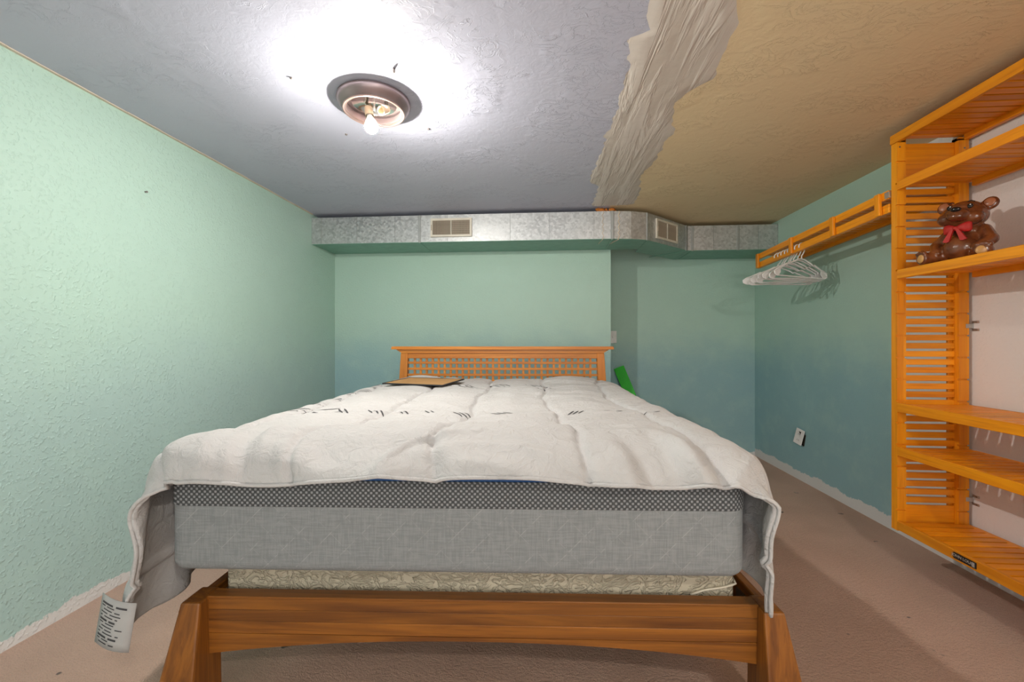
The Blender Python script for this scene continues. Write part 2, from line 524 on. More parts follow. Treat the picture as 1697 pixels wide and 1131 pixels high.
def cleat(x, y, ang, wd=0.022, under=0.38):
    bm = bmesh.new(); box(bm, (-wd / 2, -.007, -.002), (wd / 2, .004, D1 - D0), .002)
    o = finish('joint_cleat', bm, 'galv_dark', duct); o.location = Vector((x, y, D0)) - DP; o.rotation_euler = (0, 0, ang)
    if under:
        bm = bmesh.new(); box(bm, (-.006, -.002, -.006), (.006, under, 0.0), .001)
        q = finish('underside_seam', bm, 'duct_green', o)
cleat(-1.038, 3.459, 0); cleat(0.545, 3.457, 0); cleat(0.836, 3.522, .75, .012, 0.0); cleat(1.285, 3.944, .757); cleat(1.345, 3.96, 0); cleat(1.745, 3.96, 0, .022, 0)
bm0 = bmesh.new(); box(bm0, (-.0015, -.003, 0), (.0015, .002, D1 - D0 - .004))
seam0 = None
for x in (-1.89, -1.58, -1.25, -.80, -.28, .04, .40, 1.53, 1.92):
    y = 3.457 if x < .5 and x > -1.036 else (3.46 if x < .5 else 3.96)
    if seam0 is None:
        seam0 = finish('pressed_seam', bm0, 'galv_dark', duct); seam0.location = Vector((x, y, D0 + .003)) - DP
    else:
        share('pressed_seam', seam0, duct, Vector((x, y, D0 + .003)) - DP)
# caulk drips at the elbow
def drip(x, y, r):
    bm = bmesh.new(); pts = []
    for i in range(24):
        t = i / 23
        pts.append((x + .006 * math.sin(i * 1.3) + .004 * random.random() - DP.x, y - .003 - DP.y, (D1 - D0) * (1 - t)))
    for i in range(12):
        pts.append((x - .05 * i / 11 * (1 if r > .003 else .3) - DP.x + .004 * random.random(), y + .16 * i / 11 - DP.y, -.002))
    sweep(bm, pts, r, 6); finish('caulk_drip', bm, 'caulk', duct, True)
drip(0.597, 3.462, .0048); drip(0.47, 3.456, .0028)

# torn patch of orange foam above the duct
bm = bmesh.new()
for i in range(16):
    ellipsoid(bm, (random.uniform(-.07, .07), random.uniform(-.015, .02), random.uniform(-.012, .006)), (random.uniform(.012, .028), .016, random.uniform(.008, .015)), None, 8, 6)
fo = finish('expanding_foam', bm, 'foam', None, True)
fo.location = (0.505, 3.48, CEIL - .017)
tag(fo, 'rough lump of orange expanding foam squeezed between ceiling and duct', 'foam')

# air vents (registers)
def air_vent(label, W, H, loc, rz, cat='air vent'):
    t = thing('air_vent', label, cat, loc, rz)
    bm = bmesh.new(); b = .017
    for lo, hi in (((-W/2, 0), (W/2, b)), ((-W/2, H-b), (W/2, H)), ((-W/2, b), (-W/2+b, H-b)), ((W/2-b, b), (W/2, H-b)), ((-.004, b), (.004, H-b))):
        box(bm, (lo[0], -.014, lo[1]), (hi[0], 0, hi[1]))
    finish('frame', bm, 'cream', t)
    bxo('backing', (-W/2 + .004, -.003, .004), (W/2 - .004, -.001, H - .004), 'dark', t)
    first = None
    for side in (-1, 1):
        n = 14; x0 = .006 if side > 0 else -W/2 + b + .002; x1 = W/2 - b - .002 if side > 0 else -.006
        for i in range(n):
            x = x0 + (x1 - x0) * (i + .5) / n
            if first is None:
                bm = bmesh.new(); box(bm, (-.0035, -.009, b), (.0025, -.004, H - b)); first = finish('louver', bm, 'louver', t); first.location = (x, 0, 0)
            else: share('louver', first, t, (x, 0, 0))
    f2 = None
    for i in range(7):
        z = b + (H - 2 * b) * (i + .5) / 7
        if f2 is None:
            bm = bmesh.new(); box(bm, (.004, -.0035, -.001), (W/2 - b, -.0025, .001)); f2 = finish('cross_louver', bm, 'louver', t); f2.location = (0, 0, z)
        else: share('cross_louver', f2, t, (0, 0, z))
    bm = bmesh.new(); box(bm, (-W/2 + .006, -.022, H * .35), (-W/2 + .010, -.013, H * .65), .001); finish('damper_lever', bm, 'louver', t)
    return t
air_vent('cream air vent on the long straight run of duct', .345, .152, (-.768, 3.452, 2.006), 0)
air_vent('cream air vent on the angled part of the duct', .330, .165, (1.045, 3.716, 2.0), math.atan2(.44, .465))

# ---------------------------------------------------------------- ceiling lights
def ceiling_light(label, loc, rz, bulbmat):
    t = thing('ceiling_light', label, 'ceiling light', loc, rz)   # origin on the ceiling
    bm = bmesh.new()
    lathe(bm, [(.150, 0), (.158, -.004), (.160, -.014), (.152, -.03), (.140, -.044), (.132, -.052), (.126, -.054), (.122, -.050), (.119, -.04), (.118, -.02), (.118, -.002)], 64)
    ring = finish('trim_ring', bm, 'bronze', t, True)
    bm = bmesh.new()
    bmesh.ops.create_circle(bm, segments=4, radius=.0001)
    bm.clear()
    for R, z, r in ((.131, -.0535, .0035), (.121, -.050, .003)):
        sweep(bm, [(R * math.cos(a * math.tau / 64), R * math.sin(a * math.tau / 64), z) for a in range(64)], r, 8, True)
    finish('bead', bm, 'copper_ring', ring, True)
    bm = bmesh.new(); lathe(bm, [(.118, -.018), (.117, -.021), (.09, -.017), (.03, -.014), (.001, -.014)], 48)
    finish('reflector_pan', bm, 'mirror', t, True)
    def socket(pos, d, lit):
        rot = Vector(d).normalized().to_track_quat('Z', 'Y').to_matrix()
        bm = bmesh.new(); lathe(bm, [(.012, -.002), (.017, .0), (.0185, .02), (.019, .045), (.0165, .047), (.0155, .043), (.014, .012), (.002, .010)], 24, pos, rot)
        s = finish('lamp_socket', bm, 'socket', t, True, 40)
        bm = bmesh.new(); base = Vector(pos)
        sweep(bm, [base + rot @ Vector((0, 0, .004)), base + rot @ Vector((0, 0, -.012)), Vector((pos[0] * .9, pos[1] * .9, -.016))], .008, 8)
        finish('bracket', bm, 'mirror', s, True)
        if lit:
            bm = bmesh.new()
            lathe(bm, [(.0115, .035), (.013, .05), (.0165, .06), (.024, .076), (.0295, .092), (.0305, .1035), (.0302, .1055), (.001, .1055)], 32, pos, rot)
            b = finish('light_bulb', bm, 'white_plastic', t, True, 40); b['label'] = 'bare glowing bulb'
            bm = bmesh.new()
            lathe(bm, [(.001, .106), (.0297, .106), (.0275, .116), (.020, .127), (.009, .1325), (.001, .1335)], 32, pos, rot)
            finish('glowing_dome', bm, bulbmat, b, True, 60)
    socket((-.030, .012, -.030), (.22, -.28, -.93), True)
    socket((.062, -.022, -.050), (-.35, -.62, -.50), False)
    bm = bmesh.new(); sweep(bm, [(.0, 0, -.014), (.0, 0, -.052)], .0045, 8); finish('threaded_rod', bm, 'steel', t)
    bm = bmesh.new(); sweep(bm, [(.05, -.05, -.050), (.078, -.075, -.070)], .004, 8); finish('spring_clip', bm, 'white_plastic', t)
    return t
ceiling_light('bronze rimmed ceiling light with bare lit bulb and no glass shade', (-.763, 1.847, CEIL), .12, 'bulb')
ceiling_light('second bare bulb ceiling light above the carpet in front of the bed', (.82, -.90, CEIL), math.pi, 'bulb_near')

# ---------------------------------------------------------------- bed
BED = Vector((-.246, 1.135, 0)); BRZ = math.radians(4.37 - 1.5)
FX = .062       # the frame sits a little to the right under the mattress
bed = thing('bed_frame', 'brown wooden bed frame with flared posts and lattice headboard', 'bed', BED, BRZ)
# foot posts: narrow at the top, flared outwards and forwards at the floor
for s in (-1, 1):
    bm = bmesh.new()
    zt, hw = .405, .835
    xo, xi = FX + s * hw, FX + s * (hw - .056)
    xob, xib = FX + s * (hw + .075), FX + s * (hw - .062)
    yf, yb = .015, .098; yfb, ybb = -.045, .10
    b = [(xob, yfb, 0), (xib, yfb, 0), (xib, ybb, 0), (xob, ybb, 0)]
    tp = [(xo, yf, zt), (xi, yf, zt), (xi, yb, zt), (xo, yb, zt)]
    if s > 0: b, tp = b[::-1], tp[::-1]
    hexa(bm, b + tp, .006)
    bmesh.ops.recalc_face_normals(bm, faces=bm.faces[:])
    finish('foot_post', bm, 'brz', bed)
# arched foot rail made of glued boards
x0, x1 = FX - .782, FX + .782
def arch(x):
    t = (x - FX) / .78
    return .288 - .048 * abs(t) ** 2.2
for za, zb in ((.368, .403), (.335, .3675), (.30, .3345), (None, .2995)):
    bm = bmesh.new()
    if za is None:
        N = 32; low = [(x0 + (x1 - x0) * i / N, arch(x0 + (x1 - x0) * i / N)) for i in range(N + 1)]
        poly = low + [(x1, zb), (x0, zb)]
        prism(bm, poly, 1, .048, .082)
    else:
        box(bm, (x0, .048, za), (x1, .082, zb), .0012)
    finish('foot_rail_board', bm, 'brx', bed)
bxo('rail_ledge', (x0, .046, .400), (x1, .088, .4065), 'brx', bed, .002)
# side rails
for s in (-1, 1):
    xa, xb = sorted((FX + s * .80, FX + s * .828))
    r = bxo('side_rail', (xa, .09, .21), (xb, 2.10, .398), 'bry', bed, .003)
    xa, xb = sorted((FX + s * .765, FX + s * .80))
    bxo('ledger_strip', (xa, .12, .225), (xb, 2.05, .25), 'bry', bed, .002)
    xa, xb = sorted((FX + s * .795, FX + s * .801))
    bxo('corner_bracket', (xa, .10, .30), (xb, .20, .37), 'screw', bed, .001)
# support slats under the box spring
sl0 = None
for i in range(8):
    y = .18 + i * .25
    if sl0 is None:
        sl0 = bxo('support_slat', (FX - .798, -.04, -.009), (FX + .798, .04, .009), 'brx', bed, .002); sl0.location = (0, y, .2592 - .0)
    else: share('support_slat', sl0, bed, (0, y, .2592))
# headboard
HX, HY = FX - .035, 2.115
for s in (-1, 1):
    bm = bmesh.new()
    xo, xi, xob, xib = HX + s * .780, HX + s * .725, HX + s * .845, HX + s * .765
    b = [(xob, HY - .05, 0), (xib, HY - .05, 0), (xib, HY + .04, 0), (xob, HY + .04, 0)]
    tp = [(xo, HY - .03, 1.05), (xi, HY - .03, 1.05), (xi, HY + .025, 1.05), (xo, HY + .025, 1.05)]
    if s > 0: b, tp = b[::-1], tp[::-1]
    hexa(bm, b + tp, .004); bmesh.ops.recalc_face_normals(bm, faces=bm.faces[:])
    finish('head_post', bm, 'hbz', bed)
bm = bmesh.new()
L = .848
prism(bm, [(HX - L, 1.078), (HX - L + .004, 1.100), (HX + L - .004, 1.100), (HX + L, 1.078)], 1, HY - .055, HY + .05)
finish('headboard_cap', bm, 'hbx', bed)
bm = bmesh.new()
prism(bm, [(HX - .775, 1.05), (HX - .785, 1.058), (HX - .805, 1.070), (HX - .815, 1.078), (HX + .815, 1.078), (HX + .805, 1.070), (HX + .785, 1.058), (HX + .775, 1.05)], 1, HY - .034, HY + .03)
finish('cove_moulding', bm, 'hbx', bed)
bxo('top_rail', (HX - .735, HY - .022, 1.008), (HX + .735, HY + .012, 1.05), 'hbx', bed, .002)
bxo('bottom_rail', (HX - .76, HY - .022, .55), (HX + .76, HY + .012, .66), 'hbx', bed, .002)
hs = vs = None
PITCH = .0468; n = 30
for k in range(7):
    z = .981 - k * PITCH - .007
    if hs is None:
        bm = bmesh.new(); box(bm, (HX - .745, -.007, -.009), (HX + .745, .006, .009), .001); hs = finish('lattice_bar', bm, 'hbx', bed); hs.location = (0, HY - .005, z)
    else: share('lattice_bar', hs, bed, (0, HY - .005, z))
for k in range(n):
    x = HX - PITCH * (n - 1) / 2 + k * PITCH
    if vs is None:
        bm = bmesh.new(); box(bm, (-.0085, -.008, .655), (.0085, .004, 1.01), .001); vs = finish('lattice_upright', bm, 'hbz', bed); vs.location = (x, HY + .003, 0)
    else: share('lattice_upright', vs, bed, (x, HY + .003, 0))

# box spring
bs = thing('box_spring', 'cream damask box spring sunk into the bed frame', 'box spring', BED, BRZ)
bm = bmesh.new(); box(bm, (.05 - .757, .105, .2685), (.05 + .757, 2.04, .512))
bmesh.ops.bevel(bm, geom=bm.edges[:], offset=.014, segments=3, affect='EDGES', profile=.5)
finish('body', bm, 'damask', bs, True, 40)
bm = bmesh.new()
pts = [(.05 + .757 - .13 + .13 * t, .101, .40 + .035 * (3 * t * t - 2 * t * t * t) + .006 * math.sin(6 * t)) for t in [i / 14 for i in range(15)]]
sweep(bm, pts + [(.05 + .760, .14, .445)], .0035, 6); finish('loose_piping', bm, 'cord', bs, True)

# mattress
MX, MZ0, MZ1, ML = .785, .512, .776, 2.03
def rounded_box(bm, hx, y0, y1, z0, z1, rc, re, seg=6):
    """rounded plan corners (rc) and rounded top / bottom edges (re)"""
    prof = [(re * (1 - math.sin(math.pi / 2 * i / 5)), z0 + re * (1 - math.cos(math.pi / 2 * i / 5))) for i in range(6)]
    prof += [(0, z0 + (z1 - z0) * t) for t in (.3, .5, .7)]
    prof += [(re * (1 - math.cos(math.pi / 2 * i / 5)), z1 - re * (1 - math.sin(math.pi / 2 * i / 5))) for i in range(6)]
    rings = []
    for ins, z in prof:
        ring = []
        for cx, cy, a0 in ((hx - rc, y1 - rc, 0), (-hx + rc, y1 - rc, 90), (-hx + rc, y0 + rc, 180), (hx - rc, y0 + rc, 270)):
            for i in range(seg + 1):
                a = math.radians(a0 + 90 * i / seg)
                ring.append(bm.verts.new((cx + (rc - ins) * math.cos(a), cy + (rc - ins) * math.sin(a), z)))
        rings.append(ring)
    m = len(rings[0])
    for A, B in zip(rings, rings[1:]):
        for k in range(m): bm.faces.new((A[k], A[(k + 1) % m], B[(k + 1) % m], B[k]))
    bm.faces.new(rings[0][::-1]); bm.faces.new(rings[-1])
mat = thing('mattress', 'thick grey knit mattress with dark mesh border on the box spring', 'mattress', BED, BRZ)
bm = bmesh.new(); rounded_box(bm, MX, -.025, ML, MZ0, MZ1, .055, .03); finish('body', bm, 'mattress', mat, True, 50)
bm = bmesh.new(); rounded_box(bm, MX + .003, -.028, ML + .003, .694, MZ1 - .010, .058, .004); b_ = finish('mesh_border', bm, 'band', mat, True, 50); b_['label'] = 'dark grey diamond mesh border'
bm = bmesh.new(); rounded_box(bm, MX + .001, -.026, ML + .001, MZ1 - .011, MZ1 + .003, .056, .005); b_ = finish('piping', bm, 'blue_pipe', mat, True, 50); b_['label'] = 'dark blue top edge'

# ---------------------------------------------------------------- comforter (draped by a small cloth solver, in bed space)
def drape():
    OL, ORr, OF = .375, .29, .080           # overhang left, right, front
    nx, ny = 92, 86
    X0, X1, Y0, Y1 = -MX - OL, MX + ORr, -OF, 2.045
    u = np.linspace(X0, X1, nx); v = np.linspace(Y0, Y1, ny)
    U, V = np.meshgrid(u, v)              # [ny,nx]
    P = np.stack([U, V, np.full_like(U, MZ1 + .10)], -1)
    # gentle starting ripples so that folds have somewhere to begin
    P[..., 2] += .012 * np.sin(9 * U + 3 * np.sin(4 * V)) + .008 * np.sin(13 * V + 2 * U) + rng.normal(0, .002, U.shape)
    dx, dy = u[1] - u[0], v[1] - v[0]; dd = math.hypot(dx, dy)
    prev = P.copy()
    OFFS = .070
    c = np.array([0, ML / 2, (MZ0 + MZ1) / 2]); h = np.array([MX, ML / 2, (MZ1 - MZ0) / 2]); r = .05
    pill = [((-.47, 1.84, MZ1 + .0), (.36, .24, .06)), ((.50, 1.84, MZ1 + .0), (.34, .23, .06)), ((0, .13, MZ1 - .01), (.80, .19, .075))]
    def proj(A, B, L, k):
        d = B - A; l = np.sqrt((d * d).sum(-1, keepdims=True)) + 1e-9
        q = d * (.5 * k * (l - L) / l)
        A += q; B -= q
    def collide(P, prev):
        q = np.abs(P - c) - (h - r)
        o = np.maximum(q, 0); lo = np.sqrt((o * o).sum(-1)) 
        ins = np.minimum(q.max(-1), 0)
        d = lo + ins - r
        g = np.where(lo[..., None] > 1e-6, o / (lo[..., None] + 1e-9), (q == q.max(-1, keepdims=True)).astype(float))
        g = g * np.sign(P - c)
        hit = d < OFFS
        pen = np.where(hit, OFFS - d, 0)
        P += g * pen[..., None]
        # friction
        mv = P - prev; tang = mv - g * (mv * g).sum(-1, keepdims=True)
        P -= tang * (hit * .55)[..., None]
        for pc, pr in pill:
            e = (P - np.array(pc)) / (np.array(pr) + .04)
            l = np.sqrt((e * e).sum(-1)); k = l < 1
            P[k] = np.array(pc) + e[k] / l[k][:, None] * (np.array(pr) + .04)
        P[..., 1] = np.minimum(P[..., 1], 2.06)
        P[..., 2] = np.maximum(P[..., 2], .03)
    dt = 1 / 60
    for step in range(230):
        vel = (P - prev) * (.985 if step < 150 else .93)
        prev = P.copy()
        P = P + vel; P[..., 2] -= 9.8 * dt * dt * .8
        for it in range(9):
            for a in (0, 1):
                proj(P[:, a:-1:2][:, :len(range(a, nx - 1, 2))], P[:, a + 1::2], dx, 1.0)
                proj(P[a:-1:2], P[a + 1::2], dy, 1.0)
            for a in (0, 1):
                proj(P[a:-1:2, :-1], P[a + 1::2, 1:], dd, .35)
                proj(P[a:-1:2, 1:], P[a + 1::2, :-1], dd, .35)
            for st, k in ((2, .16), (4, .035)):
                for a in range(0, 2 * st):
                    # skip-constraints resist bending (only push when shorter than rest)
                    A = P[:, a:nx - st:2 * st]; B = P[:, a + st::2 * st][:, :A.shape[1]]
                    A = A[:, :B.shape[1]]
                    proj(A, B, dx * st, k)
                    A = P[a:ny - st:2 * st]; B = P[a + st::2 * st][:A.shape[0]]
                    A = A[:B.shape[0]]
                    proj(A, B, dy * st, k)
            if it % 3 == 2: collide(P, prev)
    return P, U, V

P, CU, CV = drape()
# the left side hangs clear of the mattress near the foot, as if kicked outwards
k_ = np.clip((-MX - .02 - P[..., 0]) / .05, 0, 1) * np.clip((.75 - P[..., 1]) / .6, 0, 1)
P[..., 0] -= k_ * np.clip(.80 - P[..., 2], 0, 1) * .17
def upsample(A, k):
    """Catmull-Rom along both grid axes"""
    def one(A, k):
        n = A.shape[0]
        t = np.linspace(0, n - 1, (n - 1) * k + 1); i = np.minimum(t.astype(int), n - 2); f = (t - i)
        E = np.concatenate([2 * A[:1] - A[1:2], A, 2 * A[-1:] - A[-2:-1]])
        p0, p1, p2, p3 = E[i], E[i + 1], E[i + 2], E[i + 3]
        f = f.reshape((-1,) + (1,) * (A.ndim - 1))
        return .5 * (2 * p1 + (p2 - p0) * f + (2 * p0 - 5 * p1 + 4 * p2 - p3) * f * f + (3 * p1 - p0 - 3 * p2 + p3) * f ** 3)
    return np.swapaxes(one(np.swapaxes(one(A, k), 0, 1), k), 0, 1)
def normals(P):
    a = np.gradient(P, axis=1); b = np.gradient(P, axis=0)
    n = np.cross(a, b); return n / (np.linalg.norm(n, axis=-1, keepdims=True) + 1e-12)
K = 4
F = upsample(P, K); FU = upsample(CU[..., None], K)[..., 0]; FV = upsample(CV[..., None], K)[..., 0]
def vnoise(u, v, seed, n=64):
    r = np.random.default_rng(seed).random((n, n))
    i = np.floor(u).astype(int); j = np.floor(v).astype(int); a = u - i; b = v - j
    a = a * a * (3 - 2 * a); b = b * b * (3 - 2 * b)
    g = lambda x, y: r[x % n, y % n]
    return (g(i, j) * (1 - a) + g(i + 1, j) * a) * (1 - b) + (g(i, j + 1) * (1 - a) + g(i + 1, j + 1) * a) * b - .5
SU = [-.99, -.665, -.34, -.02, .30, .62, .93]      # lengthwise quilting seams
SV = [.02, .50, .98, 1.46, 1.90]                   # crosswise seams
wob = .012 * np.sin(7 * FV + 1.1) + .006 * np.sin(19 * FV)
du = np.min([np.abs(FU + wob - s) for s in SU], 0)
dv = np.min([np.abs(FV + .01 * np.sin(8 * FU) - s) for s in SV[1:]], 0)
groove = -.011 * np.exp(-(du / .010) ** 2) - .006 * np.exp(-(dv / .009) ** 2)
puff = .016 * np.sqrt(np.clip(du / .16, 0, 1)) 
# puckers that radiate from the seams, and longer soft creases
pk = vnoise(FV * 26 + 3 * vnoise(FU * 5, FV * 5, 5), FU * 7, 3) * np.exp(-(du / .05) ** 2) * .012
ww = FU * 2.4 + 1.2 * vnoise(FU * 2.2, FV * 2.2, 11); vv = FV * 13 + 4.0 * vnoise(FU * 2, FV * 2, 12)
cr = vnoise(ww, vv, 13); crease = np.abs(cr) * -.022 + .006
ww2 = FU * 9 + FV * 5 + 3 * vnoise(FU * 3, FV * 3, 21); vv2 = FV * 4 - FU * 3
cr2 = vnoise(ww2, vv2, 22); front = np.exp(-((FV + .03) / .16) ** 2)
crease2 = cr2 * .040 * (front + .25)
ww3 = FU * 6 - FV * 9 + 2.5 * vnoise(FU * 4, FV * 4, 31); vv3 = FV * 3 + FU * 2.5
crease2 = crease2 - (np.abs(vnoise(ww3, vv3, 32)) - .12) * .045 * (front + .30)
hang = 1 - .75 * np.clip((np.abs(FU) - MX - .02) / .08, 0, 1)    # hanging sides stay smoother
F = F + normals(F) * (groove + puff * hang + (pk + crease + crease2) * hang)[..., None]
FN = normals(F)
ny, nx = FU.shape
idx = np.arange(ny * nx).reshape(ny, nx)
quads = np.stack([idx[:-1, :-1], idx[:-1, 1:], idx[1:, 1:], idx[1:, :-1]], -1).reshape(-1, 4)
me = bpy.data.meshes.new('comforter')
me.from_pydata(F.reshape(-1, 3).tolist(), [], quads.tolist())
comf = thing('comforter', 'rumpled white quilted comforter with dark dash print draped over the mattress', 'comforter', BED, BRZ)
cl = meshobj('quilt', me, 'cotton', comf, True)
sm = cl.modifiers.new('thickness', 'SOLIDIFY'); sm.thickness = .014; sm.offset = -1
# hem cord
hem = np.concatenate([F[0, ::2], F[2:-2:2, -1], F[-1, ::-2], F[-2:2:-2, 0]])
bm = bmesh.new(); sweep(bm, [tuple(p - np.array([0, 0, .004])) for p in hem], .0055, 6, True); finish('hem', bm, 'cotton', comf, True)

def surf(u, v):
    """point and normal on the draped surface for cloth coordinates"""
    fu = (u - FU[0, 0]) / (FU[0, -1] - FU[0, 0]) * (nx - 1); fv = (v - FV[0, 0]) / (FV[-1, 0] - FV[0, 0]) * (ny - 1)
    i = int(min(max(fv, 0), ny - 1.001)); j = int(min(max(fu, 0), nx - 1.001)); a = fv - i; b = fu - j
    L = lambda A: (A[i, j] * (1 - b) + A[i, j + 1] * b) * (1 - a) + (A[i + 1, j] * (1 - b) + A[i + 1, j + 1] * b) * a
    return L(F), L(FN)
def ribbon(bm, pts, wd, lift=.0012):
    prev = None
    for k, (u, v) in enumerate(pts):
        p, nn = surf(u, v)
        u2, v2 = pts[min(k + 1, len(pts) - 1)]; u1, v1 = pts[max(k - 1, 0)]
        t = np.array([u2 - u1, v2 - v1]); t = t / (np.linalg.norm(t) + 1e-9); s = np.array([-t[1], t[0]]) * wd
        e = 1.0 if 0 < k < len(pts) - 1 else .35
        a, _ = surf(u + s[0] * e, v + s[1] * e); b, _ = surf(u - s[0] * e, v - s[1] * e)
        va = bm.verts.new(a + nn * lift); vb = bm.verts.new(b + nn * lift)
        if prev: bm.faces.new((prev[0], prev[1], vb, va))
        prev = (va, vb)
bm = bmesh.new()
def dashes(u, v, n, length, ang, gap, along):
    for k in range(n):
        cu, cv = (u + k * gap, v) if along == 'u' else (u, v + k * gap)
        dx, dy = math.cos(ang) * length / 2, math.sin(ang) * length / 2
        cu += random.uniform(-.003, .003)
        ribbon(bm, [(cu + dx * t, cv + dy * t) for t in (-1, -.6, -.2, .2, .6, 1)], .0034)
uu = -.50
while uu < .15:
    dashes(uu, .545 + random.uniform(-.006, .006), random.choice((2, 3, 3)), random.uniform(.06, .09), math.radians(125), .022, 'u'); uu += random.uniform(.10, .15)
dashes(.36, .55, 3, .05, math.radians(55), .02, 'u'); dashes(.50, .56, 2, .03, math.radians(25), .05, 'u'); dashes(.64, .555, 2, .03, math.radians(25), .05, 'u')
for u0 in (-.20, .02, .24):
    dashes(u0, 1.50, 3, .20, math.radians(125), .035, 'u')
vv = .60
while vv < 1.95:
    dashes(-.70 + random.uniform(-.01, .01), vv, random.choice((2, 3, 4)), .07, math.radians(20), .03, 'v'); vv += random.uniform(.13, .2)
ribbon(bm, [(-.78 + .3 * t / 12, .545 + .012 * math.sin(t * .5)) for t in range(13)], .003)
ribbon(bm, [(-.74 + .22 * t / 12, .575 + .01 * math.sin(t * .6)) for t in range(13)], .002)
pr = finish('dash_print', bm, 'print', comf); pr['kind'] = 'stuff'; pr['label'] = 'printed rows of thin charcoal dashes'
# care tag sewn into the left hem near the corner
def hanging_tag(base, w_, h_, lean):
    bm = bmesh.new(); g = []
    f = lambda a, b: base + Vector(((a - .30) * w_ + .25 * lean * b * w_, -.012 - .018 * math.sin(2.4 * a) - .010 * b, .150 - b * h_ - .02 * a))
    for i in range(7):
        g.append([bm.verts.new(f(i / 6, j / 6)) for j in range(7)])
    for A, B in zip(g, g[1:]):
        for j in range(6): bm.faces.new((A[j], B[j], B[j + 1], A[j + 1]))
    t = finish('care_tag', bm, 'tag', comf, True); t['label'] = 'white sewn-in care tag with tiny print'
    so = t.modifiers.new('thickness', 'SOLIDIFY'); so.thickness = .0008
    bm = bmesh.new()
    for k in range(13):
        b = .12 + .78 * k / 12; ln = random.uniform(.5, .95)
        n_ = 9; prev = None
        for j in range(n_):
            a = .07 + .86 * ln * j / (n_ - 1)
            A = bm.verts.new(f(a, b) + Vector((0, -.0012, 0))); B = bm.verts.new(f(a, b + (.022 if k % 5 else .04)) + Vector((0, -.0012, 0)))
            if prev and (j * 3 + k) % 5: bm.faces.new((prev[0], prev[1], B, A))
            prev = (A, B)
    finish('tag_print', bm, 'print', t)
hanging_tag(Vector(F[0, 0].tolist()), .105, .125, -.5)

# frame lying face down on the bed
fb = thing('picture_frame', 'flat black-edged board with brown hardboard back lying on the comforter', 'picture frame', BED, BRZ)
FLU, FLV = -.45, 1.58
zs = {k: max(surf(FLU + a, FLV + k * .14)[0][2] for a in np.linspace(-.2, .2, 9)) for k in (-1, 0, 1)}
pitch = math.atan2(zs[1] - zs[-1], .28)
c0 = Matrix.Rotation(BRZ, 3, 'Z') @ Vector((FLU, FLV, max(zs[0], (zs[1] + zs[-1]) / 2) + .004))
fb.location = BED + c0
fb.rotation_euler = (Matrix.Rotation(BRZ + math.radians(-16), 4, 'Z') @ Matrix.Rotation(pitch, 4, 'X')).to_euler()
bxo('backing_board', (-.202, -.152, .001), (.202, .152, .006), 'hardboard', fb)
for lo, hi in (((-.21, -.16), (.21, -.152)), ((-.21, .152), (.21, .16)), ((-.21, -.152), (-.202, .152)), ((.202, -.152), (.21, .152))):
    bxo('frame_edge', (lo[0], lo[1], 0.0), (hi[0], hi[1], .008), 'black_frame', fb, .001)

# ---------------------------------------------------------------- shelving unit on the right wall
SXF, SXB = 1.747, 2.077          # front and back of the unit
SY0, SY1 = 2.236, 0.90           # far end, near end
unit = thing('shelving_unit', 'honey orange slatted wooden shelving unit mounted on the white wall', 'shelf', (1.91, SY0, 0))
UO = Vector((1.91, SY0, 0))
def ub(name, lo, hi, mat, parent=unit, bev=.002):
    return bxo(name, Vector(lo) - UO, Vector(hi) - UO, mat, parent, bev)
ZB, ZT = .200, 2.129
notch = .108
def post(xa, xb, yf, front):
    """post with shallow shelf notches cut into its face"""
    bm = bmesh.new()
    ya, yb = (yf, yf + .036) if front else (yf - .036, yf)
    def B(z0, z1, inset):
        if front: box(bm, Vector((xa, ya + inset, z0)) - UO, Vector((xb, yb, z1)) - UO)
        else: box(bm, Vector((xa, ya, z0)) - UO, Vector((xb, yb - inset, z1)) - UO)
    z = ZB; 
    ks = [ZB + .10 + i * notch for i in range(18)]
    for k in ks:
        B(z, k, 0); B(k, k + .008, .009); z = k + .008
    B(z, ZT, 0)
    p = finish('post', bm, 'orz', unit)
    # angled lips of the notches at the outer edge
    return p
for yf, fr in ((SY0, True), (SY1, False)):
    post(SXF, SXF + .041, yf, fr); post(SXB - .046, SXB, yf, fr)
    sgn = 1 if fr else -1
    ysl = yf + sgn * .022
    ya, yb = sorted((ysl, ysl + sgn * .012))
    ub('end_board', (SXF + .041, ya, 1.955), (SXB - .046, yb, ZT), 'orx')
    ub('end_board', (SXF + .041, ya, ZB), (SXB - .046, yb, .322), 'orx')
    z = .334; s0 = None
    pitch = .0405
    while z < 1.94:
        lo, hi = Vector((SXF + .041, ya, 0)), Vector((SXB - .046, yb, .0285))
        if s0 is None:
            s0 = bxo('end_slat', lo - UO, hi - UO, 'orx', unit, .0015); s0.location = (0, 0, z)
        else: share('end_slat', s0, unit, (0, 0, z))
        z += pitch
    ya, yb = sorted((ysl + sgn * .012, ysl + sgn * .024))
    ub('batten', (SXB - .066, ya, ZB), (SXB - .046, yb, ZT), 'orz')
shelf_slat = None
